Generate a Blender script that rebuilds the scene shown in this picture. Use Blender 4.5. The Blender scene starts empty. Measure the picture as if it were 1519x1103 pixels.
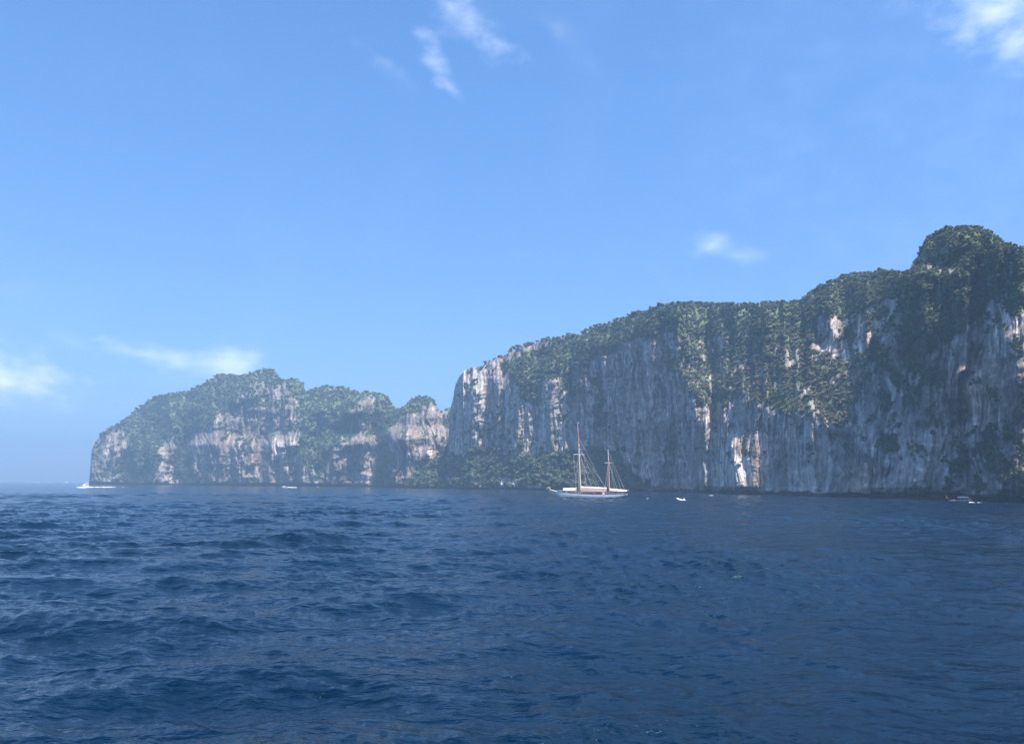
import bpy, math, random
import numpy as np
from mathutils import Matrix, Vector
R = math.radians
sc = bpy.context.scene
col = sc.collection
rng = np.random.default_rng(7)
random.seed(7)

# ------------------------------------------------------------------ camera
CAM_H, FPX, PITCH, ROLL = 6.5, 1192.0, 7.95, 0.0065
cd = bpy.data.cameras.new('camera'); cam = bpy.data.objects.new('camera', cd); col.objects.link(cam)
cd.sensor_width = 36; cd.lens = 36*FPX/1519.0; cd.clip_start = 0.5; cd.clip_end = 60000
CM = Matrix.Rotation(R(90+PITCH), 4, 'X') @ Matrix.Rotation(ROLL, 4, 'Z')
cam.matrix_world = Matrix.Translation((0, 0, CAM_H)) @ CM
sc.camera = cam

# ------------------------------------------------------------------ sun, sky, exposure
SUN_EL, SUN_AZ = 66.0, 140.0           # azimuth measured clockwise from the view direction (+Y)
sv = Vector((math.sin(R(SUN_AZ))*math.cos(R(SUN_EL)), math.cos(R(SUN_AZ))*math.cos(R(SUN_EL)), math.sin(R(SUN_EL))))
sd = bpy.data.lights.new('sun', 'SUN'); so = bpy.data.objects.new('sun', sd); col.objects.link(so)
sd.energy = 5.0; sd.angle = R(0.53); sd.color = (1.0, 0.94, 0.86)
so.rotation_euler = sv.to_track_quat('Z', 'Y').to_euler()
w = bpy.data.worlds.new('World'); sc.world = w; w.use_nodes = True
sc.view_settings.view_transform = 'Standard'; sc.view_settings.look = 'None'
sc.view_settings.exposure = 0.93; sc.view_settings.gamma = 1.0
sc.cycles.volume_bounces = 0; sc.cycles.max_bounces = 6; sc.cycles.diffuse_bounces = 2
sc.cycles.use_denoising = True; sc.cycles.sample_clamp_direct = 1.6; sc.cycles.sample_clamp_indirect = 2.0
HAZE_DENSITY = 0.00028; HAZE_COLOR = (0.38, 0.60, 0.88)

def pix_dir(x, y):
    """unit world directions through photo pixels (1519x1103)"""
    v = np.stack([(np.asarray(x, float)-759.5)/FPX, -(np.asarray(y, float)-551.5)/FPX, -np.ones(np.broadcast(x, y).shape)], -1)
    m = np.array(CM.to_3x3())
    v = v @ m.T
    return v/np.linalg.norm(v, axis=-1, keepdims=True)

def nodes(m):
    nt = m.node_tree; nt.nodes.clear(); return nt, nt.nodes, nt.links

# sky with thin clouds
nt, N, L = nodes(w)
out = N.new('ShaderNodeOutputWorld'); bg = N.new('ShaderNodeBackground'); bg.inputs[1].default_value = 0.108
sky = N.new('ShaderNodeTexSky'); sky.sky_type = 'NISHITA'; sky.sun_disc = False
sky.sun_elevation = R(SUN_EL); sky.sun_rotation = R(SUN_AZ)
sky.altitude = 0; sky.air_density = 1.0; sky.dust_density = 0.6; sky.ozone_density = 2.6
tint = N.new('ShaderNodeMix'); tint.data_type = 'RGBA'; tint.blend_type = 'MULTIPLY'; tint.inputs[0].default_value = 1
tint.inputs[7].default_value = (0.61, 0.955, 1.25, 1)
L.new(sky.outputs[0], tint.inputs[6])
geo = N.new('ShaderNodeTexCoord')
def math_n(op, a, b=None, clamp=False):
    n = N.new('ShaderNodeMath'); n.operation = op; n.use_clamp = clamp
    for i, v in enumerate((a, b)):
        if v is None: continue
        if isinstance(v, (int, float)): n.inputs[i].default_value = v
        else: L.new(v, n.inputs[i])
    return n.outputs[0]
wn = N.new('ShaderNodeTexNoise'); wn.inputs['Scale'].default_value = 24; wn.inputs['Detail'].default_value = 5; wn.inputs['Roughness'].default_value = 0.52
wm = N.new('ShaderNodeMapping'); wm.inputs['Scale'].default_value = (1, 1, 1.7)
L.new(geo.outputs['Generated'], wm.inputs[0]); L.new(wm.outputs[0], wn.inputs['Vector'])
wn2 = N.new('ShaderNodeTexNoise'); wn2.inputs['Scale'].default_value = 5.5; wn2.inputs['Detail'].default_value = 4
L.new(geo.outputs['Generated'], wn2.inputs['Vector'])
clouds = [  # photo x, y, half-width, half-height, tilt(deg), strength
    (712, 44, 66, 28, 38, 0.38), (668, 8, 28, 14, 40, 0.30), (645, 98, 40, 17, 62, 0.34), (662, 122, 30, 10, 50, 0.25), (560, 85, 70, 12, 30, 0.12),
    (1475, 15, 92, 44, 30, 0.80), (1505, 62, 52, 34, 40, 0.72),
    (1058, 364, 36, 24, 10, 0.50), (1100, 380, 62, 16, 8, 0.36), (840, 60, 50, 22, 40, 0.10),
    (240, 528, 66, 17, 4, 0.66), (332, 542, 50, 24, 10, 0.85), (110, 508, 50, 10, 22, 0.10),
    (18, 568, 66, 32, 14, 1.3), (2, 552, 42, 32, 0, 1.0), (10, 430, 34, 14, 0, 0.10), (775, 378, 30, 9, 0, 0.10), (280, 562, 90, 14, 0, 0.08), (1560, 200, 420, 300, 0, 0.05)]
acc = None
for (cx, cy, hw, hh, tl, st) in clouds:
    c = Vector(pix_dir(cx, cy)); rgt = c.cross(Vector((0, 0, 1))).normalized(); up = rgt.cross(c).normalized()
    a = R(-tl); ax = rgt*math.cos(a)+up*math.sin(a); ay = -rgt*math.sin(a)+up*math.cos(a)
    def dotn(v):
        n = N.new('ShaderNodeVectorMath'); n.operation = 'DOT_PRODUCT'; L.new(geo.outputs['Generated'], n.inputs[0]); n.inputs[1].default_value = v; return n.outputs['Value']
    u = math_n('MULTIPLY', dotn(ax), FPX/hw); v = math_n('MULTIPLY', dotn(ay), FPX/hh)
    d = math_n('SQRT', math_n('ADD', math_n('MULTIPLY', u, u), math_n('MULTIPLY', v, v)))
    e = math_n('ADD', math_n('SUBTRACT', 1.55 if cy > 450 else 1.25, d), math_n('MULTIPLY', math_n('SUBTRACT', wn.outputs[0], 0.5), 3.0 if cy > 450 else (2.4 if (st > .7 or cy > 300) else 3.6)))
    e = math_n('MULTIPLY', e, 0.40, True)
    e = math_n('MULTIPLY', math_n('MULTIPLY', e, e), math_n('SUBTRACT', 3.0, math_n('MULTIPLY', e, 2.0)))
    front = math_n('GREATER_THAN', dotn(c), 0.2)
    e = math_n('MULTIPLY', math_n('MULTIPLY', e, front), st)
    acc = e if acc is None else math_n('MAXIMUM', acc, e)
veil = math_n('MULTIPLY', math_n('SUBTRACT', wn2.outputs[0], 0.5, True), 0.10, True)
acc = math_n('ADD', acc, veil, True)
# unseen bright cloud bank added high on the right, to brighten the ripples' reflections
sp2 = N.new('ShaderNodeSeparateXYZ'); L.new(geo.outputs['Generated'], sp2.inputs[0])
hi = math_n('MULTIPLY', math_n('SUBTRACT', sp2.outputs['Z'], 0.557), 12.0, True)
rt = math_n('MULTIPLY', math_n('SUBTRACT', sp2.outputs['X'], 0.02), 4.0, True)
nb = math_n('MULTIPLY', math_n('SUBTRACT', wn2.outputs[0], 0.42), 6.0, True)
acc = math_n('MAXIMUM', acc, math_n('MULTIPLY', math_n('MULTIPLY', hi, rt), nb))
sep = N.new('ShaderNodeSeparateXYZ'); L.new(geo.outputs['Generated'], sep.inputs[0])
lr = N.new('ShaderNodeMapRange'); lr.inputs[1].default_value = 0.0; lr.inputs[2].default_value = 0.45; L.new(sep.outputs['Z'], lr.inputs[0])
lg = N.new('ShaderNodeMix'); lg.data_type = 'RGBA'; lg.blend_type = 'MIX'; lg.inputs[6].default_value = (0.86, 0.70, 0.78, 1); lg.inputs[7].default_value = (1, 1, 1, 1); L.new(lr.outputs[0], lg.inputs[0])
lm_ = N.new('ShaderNodeMix'); lm_.data_type = 'RGBA'; lm_.blend_type = 'MULTIPLY'; lm_.inputs[0].default_value = 1; L.new(tint.outputs[2], lm_.inputs[6]); L.new(lg.outputs[2], lm_.inputs[7])
cm = N.new('ShaderNodeMix'); cm.data_type = 'RGBA'
L.new(acc, cm.inputs[0]); L.new(lm_.outputs[2], cm.inputs[6]); cm.inputs[7].default_value = (8.0, 8.6, 9.6, 1)
L.new(cm.outputs[2], bg.inputs[0]); L.new(bg.outputs[0], out.inputs[0])

# ------------------------------------------------------------------ numpy noise
def _hash(ix, iy, seed):
    h = (ix.astype(np.int64)*374761393 + iy.astype(np.int64)*668265263 + seed*974634777) & 0xffffffff
    h = ((h ^ (h >> 13))*1274126177) & 0xffffffff
    h = (h ^ (h >> 16)) & 0xffff
    return h.astype(np.float32)/65535.0
def vnoise(x, y, seed=0):
    xi = np.floor(x); yi = np.floor(y); fx = (x-xi).astype(np.float32); fy = (y-yi).astype(np.float32)
    fx = fx*fx*fx*(fx*(fx*6-15)+10); fy = fy*fy*fy*(fy*(fy*6-15)+10)
    a = _hash(xi, yi, seed); b = _hash(xi+1, yi, seed); c = _hash(xi, yi+1, seed); d = _hash(xi+1, yi+1, seed)
    return (a+(b-a)*fx+(c-a)*fy+(a-b-c+d)*fx*fy)*2-1
def fbm(x, y, oct=4, seed=0, gain=0.5):
    s = np.zeros(np.broadcast(x, y).shape, np.float32); a = 1.0; t = 0
    for o in range(oct):
        s += a*vnoise(x*2**o+17.3*o, y*2**o-9.1*o, seed+o*31); t += a; a *= gain
    return s/t*1.35
def ridged(x, y, oct=3, seed=0):
    s = 0; a = 1.0; t = 0
    for o in range(oct):
        s = s+a*(1-2*np.abs(vnoise(x*2**o+5.3*o, y*2**o, seed+o*31))); t += a; a *= .5
    return s/t
def sstep(a, b, x):
    t = np.clip((x-a)/(b-a), 0, 1); return t*t*(3-2*t)

# ------------------------------------------------------------------ helpers for objects
def tag(o, label=None, cat=None, group=None, kind=None):
    for k, v in (('label', label), ('category', cat), ('group', group), ('kind', kind)):
        if v: o[k] = v
    return o
def mesh_np(name, V, F, mat, cols=None, smooth=True):
    me = bpy.data.meshes.new(name); V = np.ascontiguousarray(V, np.float32); F = np.ascontiguousarray(F, np.int32)
    n = F.shape[1]
    me.vertices.add(len(V)); me.vertices.foreach_set('co', V.ravel())
    me.loops.add(F.size); me.loops.foreach_set('vertex_index', F.ravel())
    me.polygons.add(len(F)); me.polygons.foreach_set('loop_start', np.arange(0, F.size, n, dtype=np.int32))
    me.polygons.foreach_set('use_smooth', np.full(len(F), smooth))
    me.update(calc_edges=True)
    if cols:
        for k, c in cols.items():
            if c.ndim == 1:
                a = me.attributes.new(k, 'FLOAT', 'POINT'); a.data.foreach_set('value', c.astype(np.float32))
            else:
                a = me.attributes.new(k, 'FLOAT_COLOR', 'POINT')
                c4 = np.ones((len(c), 4), np.float32); c4[:, :3] = c; a.data.foreach_set('color', c4.ravel())
    me.materials.append(mat)
    o = bpy.data.objects.new(name, me); col.objects.link(o); return o
def grid_faces(r, c, wrap=False):
    i = np.arange(r*c).reshape(r, c)
    if wrap: i = np.concatenate([i, i[:, :1]], 1)
    return np.stack([i[:-1, :-1], i[:-1, 1:], i[1:, 1:], i[1:, :-1]], -1).reshape(-1, 4)
MH, MW = 800, 1960
YY, XX = np.mgrid[0:MH, 0:MW].astype(np.float32)
def blur(a, s):
    if s <= 0: return a
    k = int(max(1, round(s)))
    for _ in range(3):
        for ax in (0, 1):
            p = np.concatenate([np.repeat(a.take([0], ax), k, ax), a, np.repeat(a.take([-1], ax), k, ax)], ax)
            cs = np.cumsum(p, ax, dtype=np.float64); z = np.zeros_like(cs.take([0], ax))
            cs = np.concatenate([z, cs], ax); n = a.shape[ax]
            a = ((cs.take(range(2*k+1, 2*k+1+n), ax)-cs.take(range(0, n), ax))/(2*k+1)).astype(np.float32)
    return a
WX = fbm(XX/26, YY/26, 3, 5)*9 ; WY = fbm(XX/26, YY/26, 3, 77)*9
def poly(pts, soft=3, warp=1.0):
    x0 = max(0, int(min(p[0] for p in pts))-30); x1 = min(MW, int(max(p[0] for p in pts))+30)
    y0 = max(0, int(min(p[1] for p in pts))-30); y1 = min(MH, int(max(p[1] for p in pts))+30)
    X = XX[y0:y1, x0:x1]+WX[y0:y1, x0:x1]*warp; Y = YY[y0:y1, x0:x1]+WY[y0:y1, x0:x1]*warp
    ins = np.zeros(X.shape, bool); n = len(pts)
    for i in range(n):
        (xa, ya), (xb, yb) = pts[i], pts[(i+1) % n]
        if ya == yb: continue
        c = ((ya > Y) != (yb > Y)) & (X < (xb-xa)*(Y-ya)/(yb-ya)+xa); ins ^= c
    m = np.zeros((MH, MW), np.float32); m[y0:y1, x0:x1] = blur(ins.astype(np.float32), soft); return m
def samp(M, x, y):
    x = np.clip(x, 0, MW-1.01); y = np.clip(y, 0, MH-1.01); xi = x.astype(int); yi = y.astype(int); fx = x-xi; fy = y-yi
    return (M[yi, xi]*(1-fx)*(1-fy)+M[yi, xi+1]*fx*(1-fy)+M[yi+1, xi]*(1-fx)*fy+M[yi+1, xi+1]*fx*fy).astype(np.float32)
def horizon(x): return 713.0+0.0065*x

# ------------------------------------------------------------------ materials
def principled(name, colr, rough=0.6, metal=0.0, noise=0.12, nscale=3.0, bump=0.0, spec=0.4):
    m = bpy.data.materials.new(name); m.use_nodes = True; nt, N, L = nodes(m)
    o = N.new('ShaderNodeOutputMaterial'); p = N.new('ShaderNodeBsdfPrincipled'); L.new(p.outputs[0], o.inputs[0])
    p.inputs['Roughness'].default_value = rough; p.inputs['Metallic'].default_value = metal; p.inputs['Specular IOR Level'].default_value = spec
    t = N.new('ShaderNodeTexCoord'); n = N.new('ShaderNodeTexNoise'); n.inputs['Scale'].default_value = nscale; n.inputs['Detail'].default_value = 5
    L.new(t.outputs['Object'], n.inputs['Vector'])
    r = N.new('ShaderNodeValToRGB'); r.color_ramp.elements[0].position = 0.3; r.color_ramp.elements[1].position = 0.7
    r.color_ramp.elements[0].color = [c*(1-noise) for c in colr]+[1]; r.color_ramp.elements[1].color = [min(1, c*(1+noise)) for c in colr]+[1]
    L.new(n.outputs[0], r.inputs[0]); L.new(r.outputs[0], p.inputs['Base Color'])
    if bump:
        b = N.new('ShaderNodeBump'); b.inputs['Strength'].default_value = bump; b.inputs['Distance'].default_value = 0.05; L.new(n.outputs[0], b.inputs['Height']); L.new(b.outputs[0], p.inputs['Normal'])
    return m
def attr_mat(name, nscale, bumpd, rough=0.9):
    m = bpy.data.materials.new(name); m.use_nodes = True; nt, N, L = nodes(m)
    o = N.new('ShaderNodeOutputMaterial'); p = N.new('ShaderNodeBsdfPrincipled'); L.new(p.outputs[0], o.inputs[0])
    p.inputs['Roughness'].default_value = rough; p.inputs['Specular IOR Level'].default_value = 0.15
    a = N.new('ShaderNodeAttribute'); a.attribute_name = 'albedo'
    t = N.new('ShaderNodeTexCoord'); mp = N.new('ShaderNodeMapping'); mp.inputs['Scale'].default_value = (1, 1, 0.35)
    n = N.new('ShaderNodeTexNoise'); n.inputs['Scale'].default_value = nscale; n.inputs['Detail'].default_value = 8; n.inputs['Roughness'].default_value = 0.7
    L.new(t.outputs['Object'], mp.inputs[0]); L.new(mp.outputs[0], n.inputs['Vector'])
    r = N.new('ShaderNodeMapRange'); r.inputs[1].default_value = 0.3; r.inputs[2].default_value = 0.7; r.inputs[3].default_value = 0.6; r.inputs[4].default_value = 1.4
    L.new(n.outputs[0], r.inputs[0])
    mx = N.new('ShaderNodeVectorMath'); mx.operation = 'SCALE'; L.new(a.outputs['Color'], mx.inputs[0]); L.new(r.outputs[0], mx.inputs['Scale'])
    L.new(mx.outputs[0], p.inputs['Base Color'])
    b = N.new('ShaderNodeBump'); b.inputs['Strength'].default_value = 0.8; b.inputs['Distance'].default_value = bumpd
    L.new(n.outputs[0], b.inputs['Height']); L.new(b.outputs[0], p.inputs['Normal'])
    return m
rock_mat = attr_mat('limestone', 0.22, 2.2)
def leaf_material(name, use_attr):
    m = bpy.data.materials.new(name); m.use_nodes = True; nt, N, L = nodes(m)
    o = N.new('ShaderNodeOutputMaterial'); p = N.new('ShaderNodeBsdfPrincipled'); p.inputs['Roughness'].default_value = 0.7; p.inputs['Specular IOR Level'].default_value = 0.25
    tr = N.new('ShaderNodeBsdfTranslucent'); ms = N.new('ShaderNodeMixShader'); ms.inputs[0].default_value = 0.32
    if use_attr:
        a = N.new('ShaderNodeAttribute'); a.attribute_name = 'albedo'; c = a.outputs['Color']
    else:
        oi = N.new('ShaderNodeObjectInfo'); r = N.new('ShaderNodeValToRGB'); e = r.color_ramp.elements
        e[0].color = (0.065, 0.09, 0.052, 1); e[1].color = (0.16, 0.19, 0.105, 1); x = e.new(0.5); x.color = (0.105, 0.14, 0.075, 1)
        L.new(oi.outputs['Random'], r.inputs[0]); c = r.outputs[0]
    L.new(c, p.inputs['Base Color']); L.new(c, tr.inputs[0])
    L.new(p.outputs[0], ms.inputs[1]); L.new(tr.outputs[0], ms.inputs[2]); L.new(ms.outputs[0], o.inputs[0]); return m
leaf_mat = leaf_material('foliage', True); leaf_mat_tree = leaf_material('tree_foliage', False)
bark = principled('bark', (0.13, 0.11, 0.09), 0.9)

# ------------------------------------------------------------------ cliffs
def interp(pts, x):
    p = np.array(pts, float); return np.interp(x, p[:, 0], p[:, 1])

def build_land(name, label, cat, x0, x1, dx, rows, base_r, sky, kmap, rel, veg, orange, pale, dark, k_scale, flute, back, seed, ALB=0.27, SP=0.30):
    """A headland: real relief r(azimuth, height) between its waterline and its ridge, closed behind."""
    xs = np.arange(x0, x1, dx); C = len(xs)
    D = interp(base_r, xs)
    ybase = horizon(xs)+CAM_H*FPX/D
    ytop = interp(sky, xs)+fbm(xs/9, xs*0, 4, seed+3)*1.6+fbm(xs/60, xs*0, 2, seed+8)*1.0
    ytop = np.minimum(ytop, ybase-1.0)
    t = np.linspace(0, 1, rows)
    X = np.broadcast_to(xs, (rows, C)).copy(); Y = ybase[None]+(ytop-ybase)[None]*t[:, None]
    dirs = pix_dir(xs, ybase)
    px_, py_ = D*dirs[:, 0]/np.hypot(dirs[:, 0], dirs[:, 1]), D*dirs[:, 1]/np.hypot(dirs[:, 0], dirs[:, 1])
    u = np.concatenate([[0], np.cumsum(np.hypot(np.diff(px_), np.diff(py_)))])
    U = np.broadcast_to(u, X.shape)
    mpp = (D/FPX)[None]                      # metres per pixel
    Zm = (ybase[None]-Y)*mpp                 # approx. height in metres
    wxx = X+fbm(X/14, Y/14, 3, seed+40)*4; wyy = Y+fbm(X/14, Y/14, 3, seed+41)*4
    k = samp(kmap, wxx, wyy); V = samp(veg, wxx, wyy)
    dYm = np.abs(np.diff(Y, axis=0, prepend=Y[:1]))*mpp
    ksm = k*(1+0.5*fbm(U/25, Zm/18, 3, seed+50))
    lean = np.cumsum(ksm*dYm, axis=0)
    # rounding towards the ridge
    top_px = (Y-ytop[None])
    hcol = (ybase-ytop)[None]
    lean += np.clip(1-top_px/42, 0, 1)**2*30*mpp*np.minimum(1, hcol/110)
    # relief: large ribs, stalactite flutes, ledges, pits
    uw = U+(fbm(U/30, Zm/30, 3, seed+60)*5+fbm(U/7, Zm/11, 2, seed+61)*1.3)*min(k_scale, 1.4)
    steep = np.clip(1-V*0.55, 0.3, 1)
    big = fbm(uw/(42*k_scale), Zm/(170*k_scale), 3, seed+1)*17*k_scale
    mid = ridged(uw/(15*k_scale), Zm/(75*k_scale)+fbm(uw/20, Zm/60, 2, seed+9)*.4, 3, seed+2)*5.2*k_scale*steep
    fl = ridged(uw/(4.6*k_scale), Zm/(42*k_scale), 2, seed+3)*flute*k_scale*steep
    led = fbm(uw/(26*k_scale), Zm/(5.5*k_scale), 3, seed+4)*1.3*k_scale
    chop = fbm(uw/(6*k_scale), Zm/(6*k_scale), 3, seed+6)*1.1*k_scale
    lump = fbm(uw/(10*k_scale), Zm/(9*k_scale), 4, seed+5)*3.2*k_scale*V
    env = np.clip(Zm/6, 0, 1)*np.clip(hcol/25, 0.1, 1)
    hill = fbm(uw/(34*k_scale), Zm/(26*k_scale), 4, seed+11)*9*k_scale*V
    r = D[None]+lean-(big*(1-.6*V)+mid)*np.maximum(env, .35)-(fl+led+chop+lump+hill)*env-samp(rel, wxx*.35+X*.65, wyy*.35+Y*.65)*env
    crack = sstep(.80, .97, ridged((uw+Zm*.35)/(46*k_scale), Zm/(120*k_scale)+uw/300, 2, seed+12))*(1-.7*V)+.6*sstep(.84, .98, ridged((uw-Zm*.9)/(60*k_scale), (Zm+uw*.3)/(50*k_scale), 2, seed+13))
    r += crack*4.5*k_scale*env
    notch = np.clip(1-Zm/np.maximum(.8, 3.4+fbm(U/16, U*0, 4, seed+15)*3.4), 0, 1)
    r += notch*(5.5+4*fbm(U/9, Zm/3, 3, seed+17))
    d = pix_dir(X, Y); h = np.hypot(d[..., 0], d[..., 1])
    P = np.stack([r*d[..., 0]/h, r*d[..., 1]/h, CAM_H+r*d[..., 2]/h], -1)
    # albedo
    st = fbm(uw/(2.2*k_scale), Zm/(34*k_scale), 4, seed+20, 0.85); st2 = fbm(uw/(9*k_scale), Zm/(48*k_scale), 3, seed+21)
    pm_ = 0.35+0.85*sstep(-.35, .5, fbm(uw/(32*k_scale), Zm/(24*k_scale), 3, seed+31))
    g = ALB*np.exp(0.95*st*pm_+0.45*st2+0.65*fbm(uw/(4*k_scale), Zm/(4*k_scale), 4, seed+22, .75))
    rock = g[..., None]*np.array([1.14, 0.96, 0.86])
    om = np.clip(samp(orange, wxx, wyy)*1.0+sstep(0.30, 0.8, fbm(uw/(30*k_scale), Zm/(40*k_scale), 3, seed+23))*0.62, 0, 1)*(0.65+0.35*st)
    rock = rock*(1-om[..., None])+om[..., None]*(g[..., None]*1.05)*np.array([1.30, 0.90, 0.68])
    pm = np.clip(samp(pale, wxx, wyy)*(0.75+0.6*st), 0, 1)
    rock = rock*(1-pm[..., None])+pm[..., None]*np.clip(g*1.2+0.34, 0, .72)[..., None]*np.array([1.0, .94, .85])
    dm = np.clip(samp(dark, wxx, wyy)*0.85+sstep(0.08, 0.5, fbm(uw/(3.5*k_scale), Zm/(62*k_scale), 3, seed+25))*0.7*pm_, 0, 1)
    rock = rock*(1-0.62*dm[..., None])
    ng = fbm(uw/(7*k_scale), Zm/(7*k_scale), 4, seed+27)
    spots = sstep(SP, SP+.25, fbm(uw/(6*k_scale), Zm/(9*k_scale), 4, seed+28))*0.75*sstep(8, 30, Zm)*np.clip(.62+V, 0, 1)
    vm = np.clip(sstep(0.32, 0.62, V+0.42*ng)+spots, 0, 1)
    vc = (0.115*np.exp(0.45*fbm(uw/(4*k_scale), Zm/(4*k_scale), 3, seed+29)))[..., None]*np.array([0.88, 1.15, 0.62])
    A = rock*(1-vm[..., None])+vc*vm[..., None]
    wet = np.clip(1-np.abs(Zm)/(3.4+fbm(U/12, U*0, 3, seed+16)*2.0), 0, 1)
    wet = sstep(0, 0.35, wet)
    A = A*(1-wet[..., None])+wet[..., None]*np.array([0.045, 0.042, 0.045])
    # skirt under water, ridge back
    dirb = P[0].copy(); dirb[:, 2] = -4
    top = P[-1]; hd = np.stack([top[:, 0], top[:, 1]], -1); hd /= np.linalg.norm(hd, axis=1, keepdims=True)
    rowsV = [dirb[None], P]; rowsA = [A[:1], A]
    bs = 1.0+0.25*fbm(xs/20, xs*0, 3, seed+70)
    for dist, f in ((0.12, 0.96), (0.45, 0.74), (0.8, 0.4), (1.0, -0.05)):
        q = top.copy(); lim = np.minimum(back, 2.2*np.maximum(top[:, 2], 1)+4)
        q[:, :2] += hd*(lim*dist*bs)[:, None]; q[:, 2] = top[:, 2]*f-(3 if f < 0 else 0)
        rowsV.append(q[None]); rowsA.append(np.broadcast_to(np.array([.05, .065, .035]), (1, C, 3)))
    VV = np.concatenate(rowsV).reshape(-1, 3); AA = np.concatenate(rowsA).reshape(-1, 3)
    o = mesh_np(name, VV, grid_faces(rows+5, C), rock_mat, {'albedo': AA}, True)
    tag(o, label, cat, None, 'structure')
    # surface normals for planting
    return dict(X=X, Y=Y, P=P, V=vm, V0=V, xs=xs, ytop=ytop, ybase=ybase, D=D, top=top)

Z0 = lambda v=0.0: np.full((MH, MW), v, np.float32)
WLS = [1.7]
def bump_edge(edge, A, wl, wr, ytopfade=12, ybotfade=None):
    """buttress: nearer on the right of its left edge"""
    e = sorted(edge, key=lambda p: p[1]); ys = [p[1] for p in e]; x_e = np.interp(YY[:, 0], ys, [p[0] for p in e])[:, None]
    dx = XX-x_e+WX*0.35; wl = wl*WLS[0]
    prof = np.where(dx < 0, sstep(-wl, 0, dx), 1-sstep(0, wr, dx)*1.0)
    amp = sstep(ys[0]-ytopfade, ys[0]+ytopfade, YY)
    if ybotfade: amp = amp*(1-sstep(ys[-1]-ybotfade, ys[-1]+ybotfade, YY))
    return (A*prof*amp).astype(np.float32)

# ---- far headland (left)
sky_L = [(120, 716), (134, 706), (134.8, 690), (136, 668), (140, 658), (150, 645), (160, 636), (176, 628), (191, 617), (200, 608), (216, 597), (228, 590), (245, 585),
         (262, 583), (280, 580), (300, 571), (322, 558), (338, 556), (348, 554.5), (356, 557), (372, 553), (388, 547), (394, 546), (404, 549), (418, 562), (424, 564),
         (430, 561), (436, 561.5), (444, 563), (450, 568), (454, 583), (458, 580), (468, 577), (486, 573.5), (500, 575.5), (520, 577), (534, 582), (548, 581.5), (564, 584),
         (574, 588), (579, 596), (581, 602), (590, 605), (592, 606), (600, 600), (612, 592), (626, 586.5), (636, 588.5), (646, 597), (650, 612), (654, 612), (662, 607), (672, 604),
         (690, 575), (715, 556), (740, 552), (770, 560), (800, 640), (812, 712)]
base_L = [(120, 2150), (300, 1860), (480, 1600), (620, 1430), (700, 1340), (812, 1310)]
kL = Z0(0.42)
kL = np.maximum(kL, 0.95*poly([(150, 650), (200, 600), (340, 545), (460, 545), (600, 560), (665, 590), (590, 615), (520, 640), (455, 640), (440, 700), (380, 650), (350, 600), (300, 625), (270, 716), (262, 650), (230, 650), (200, 716), (180, 640)], 6))
for q in ([(296, 628), (320, 618), (440, 600), (385, 716), (290, 716)], [(232, 655), (264, 645), (264, 718), (228, 718)], [(395, 650), (430, 640), (465, 716), (392, 716)],
          [(500, 650), (552, 650), (553, 720), (465, 720), (470, 680)], [(584, 650), (640, 615), (665, 620), (665, 720), (580, 720)], [(130, 650), (165, 640), (175, 716), (130, 716)]):
    m = poly(q, 4); kL = kL*(1-m)+0.10*m
relL = (bump_edge([(294, 650), (284, 718)], 42, 9, 95) + bump_edge([(357, 655), (358, 718)], 34, 12, 34) + bump_edge([(228, 662), (226, 718)], 34, 8, 44)
        + bump_edge([(322, 614), (318, 660)], 16, 10, 60) + bump_edge([(412, 650), (394, 718)], 46, 14, 70) + bump_edge([(449, 668), (448, 718)], 16, 5, 16)
        + bump_edge([(504, 648), (484, 670), (470, 718)], 52, 26, 84) + bump_edge([(584, 640), (583, 720)], 58, 10, 110) + bump_edge([(530, 592), (510, 625)], 40, 16, 50, 8, 14)
        + bump_edge([(176, 655), (160, 718)], 24, 6, 30) + bump_edge([(276, 600), (280, 640)], 22, 8, 50, 8, 14) + bump_edge([(598, 600), (590, 640)], 26, 14, 60, 6)
        + bump_edge([(470, 600), (452, 650)], 26, 18, 60, 8, 20) + bump_edge([(370, 560), (352, 600)], 26, 22, 50, 8, 18) + bump_edge([(428, 566), (424, 640)], 16, 6, 40, 5, 20)
        + bump_edge([(196, 640), (205, 700)], 20, 8, 30, 10, 14))
vL = Z0(0.85)
for q, v in (([(300, 622), (345, 604), (372, 600), (450, 604), (440, 650), (440, 716), (290, 716), (285, 660)], 0.05), ([(234, 655), (262, 640), (264, 718), (229, 718)], 0.02),
          ([(395, 650), (432, 640), (462, 716), (392, 716)], 0.02), ([(505, 652), (545, 645), (566, 650), (553, 720), (465, 720), (480, 690)], 0.02),
          ([(590, 625), (640, 602), (662, 618), (665, 720), (584, 720), (584, 650)], 0.05), ([(130, 650), (168, 640), (196, 648), (168, 700), (190, 720), (130, 720)], 0.08),
          ([(345, 572), (385, 565), (440, 575), (440, 600), (350, 600)], 0.38), ([(322, 650), (340, 640), (440, 615), (450, 640), (380, 650), (360, 680)], 0.3),
          ([(500, 605), (556, 590), (556, 645), (500, 640)], 0.42)):
    m = poly(q, 3); vL = vL*(1-m)+v*m
orL = np.clip(poly([(520, 655), (560, 655), (556, 716), (505, 716)], 4)*.9+poly([(400, 665), (435, 655), (445, 716), (400, 716)], 4)*.9+poly([(232, 662), (264, 655), (264, 716), (230, 716)], 4)*.8
              + poly([(318, 630), (385, 620), (385, 716), (355, 716), (335, 660), (320, 660)], 4)*.8+poly([(170, 665), (192, 655), (178, 690), (172, 690)], 2)*.9+poly([(600, 640), (645, 610), (660, 618), (610, 665)], 4)*.8, 0, 1)
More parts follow.
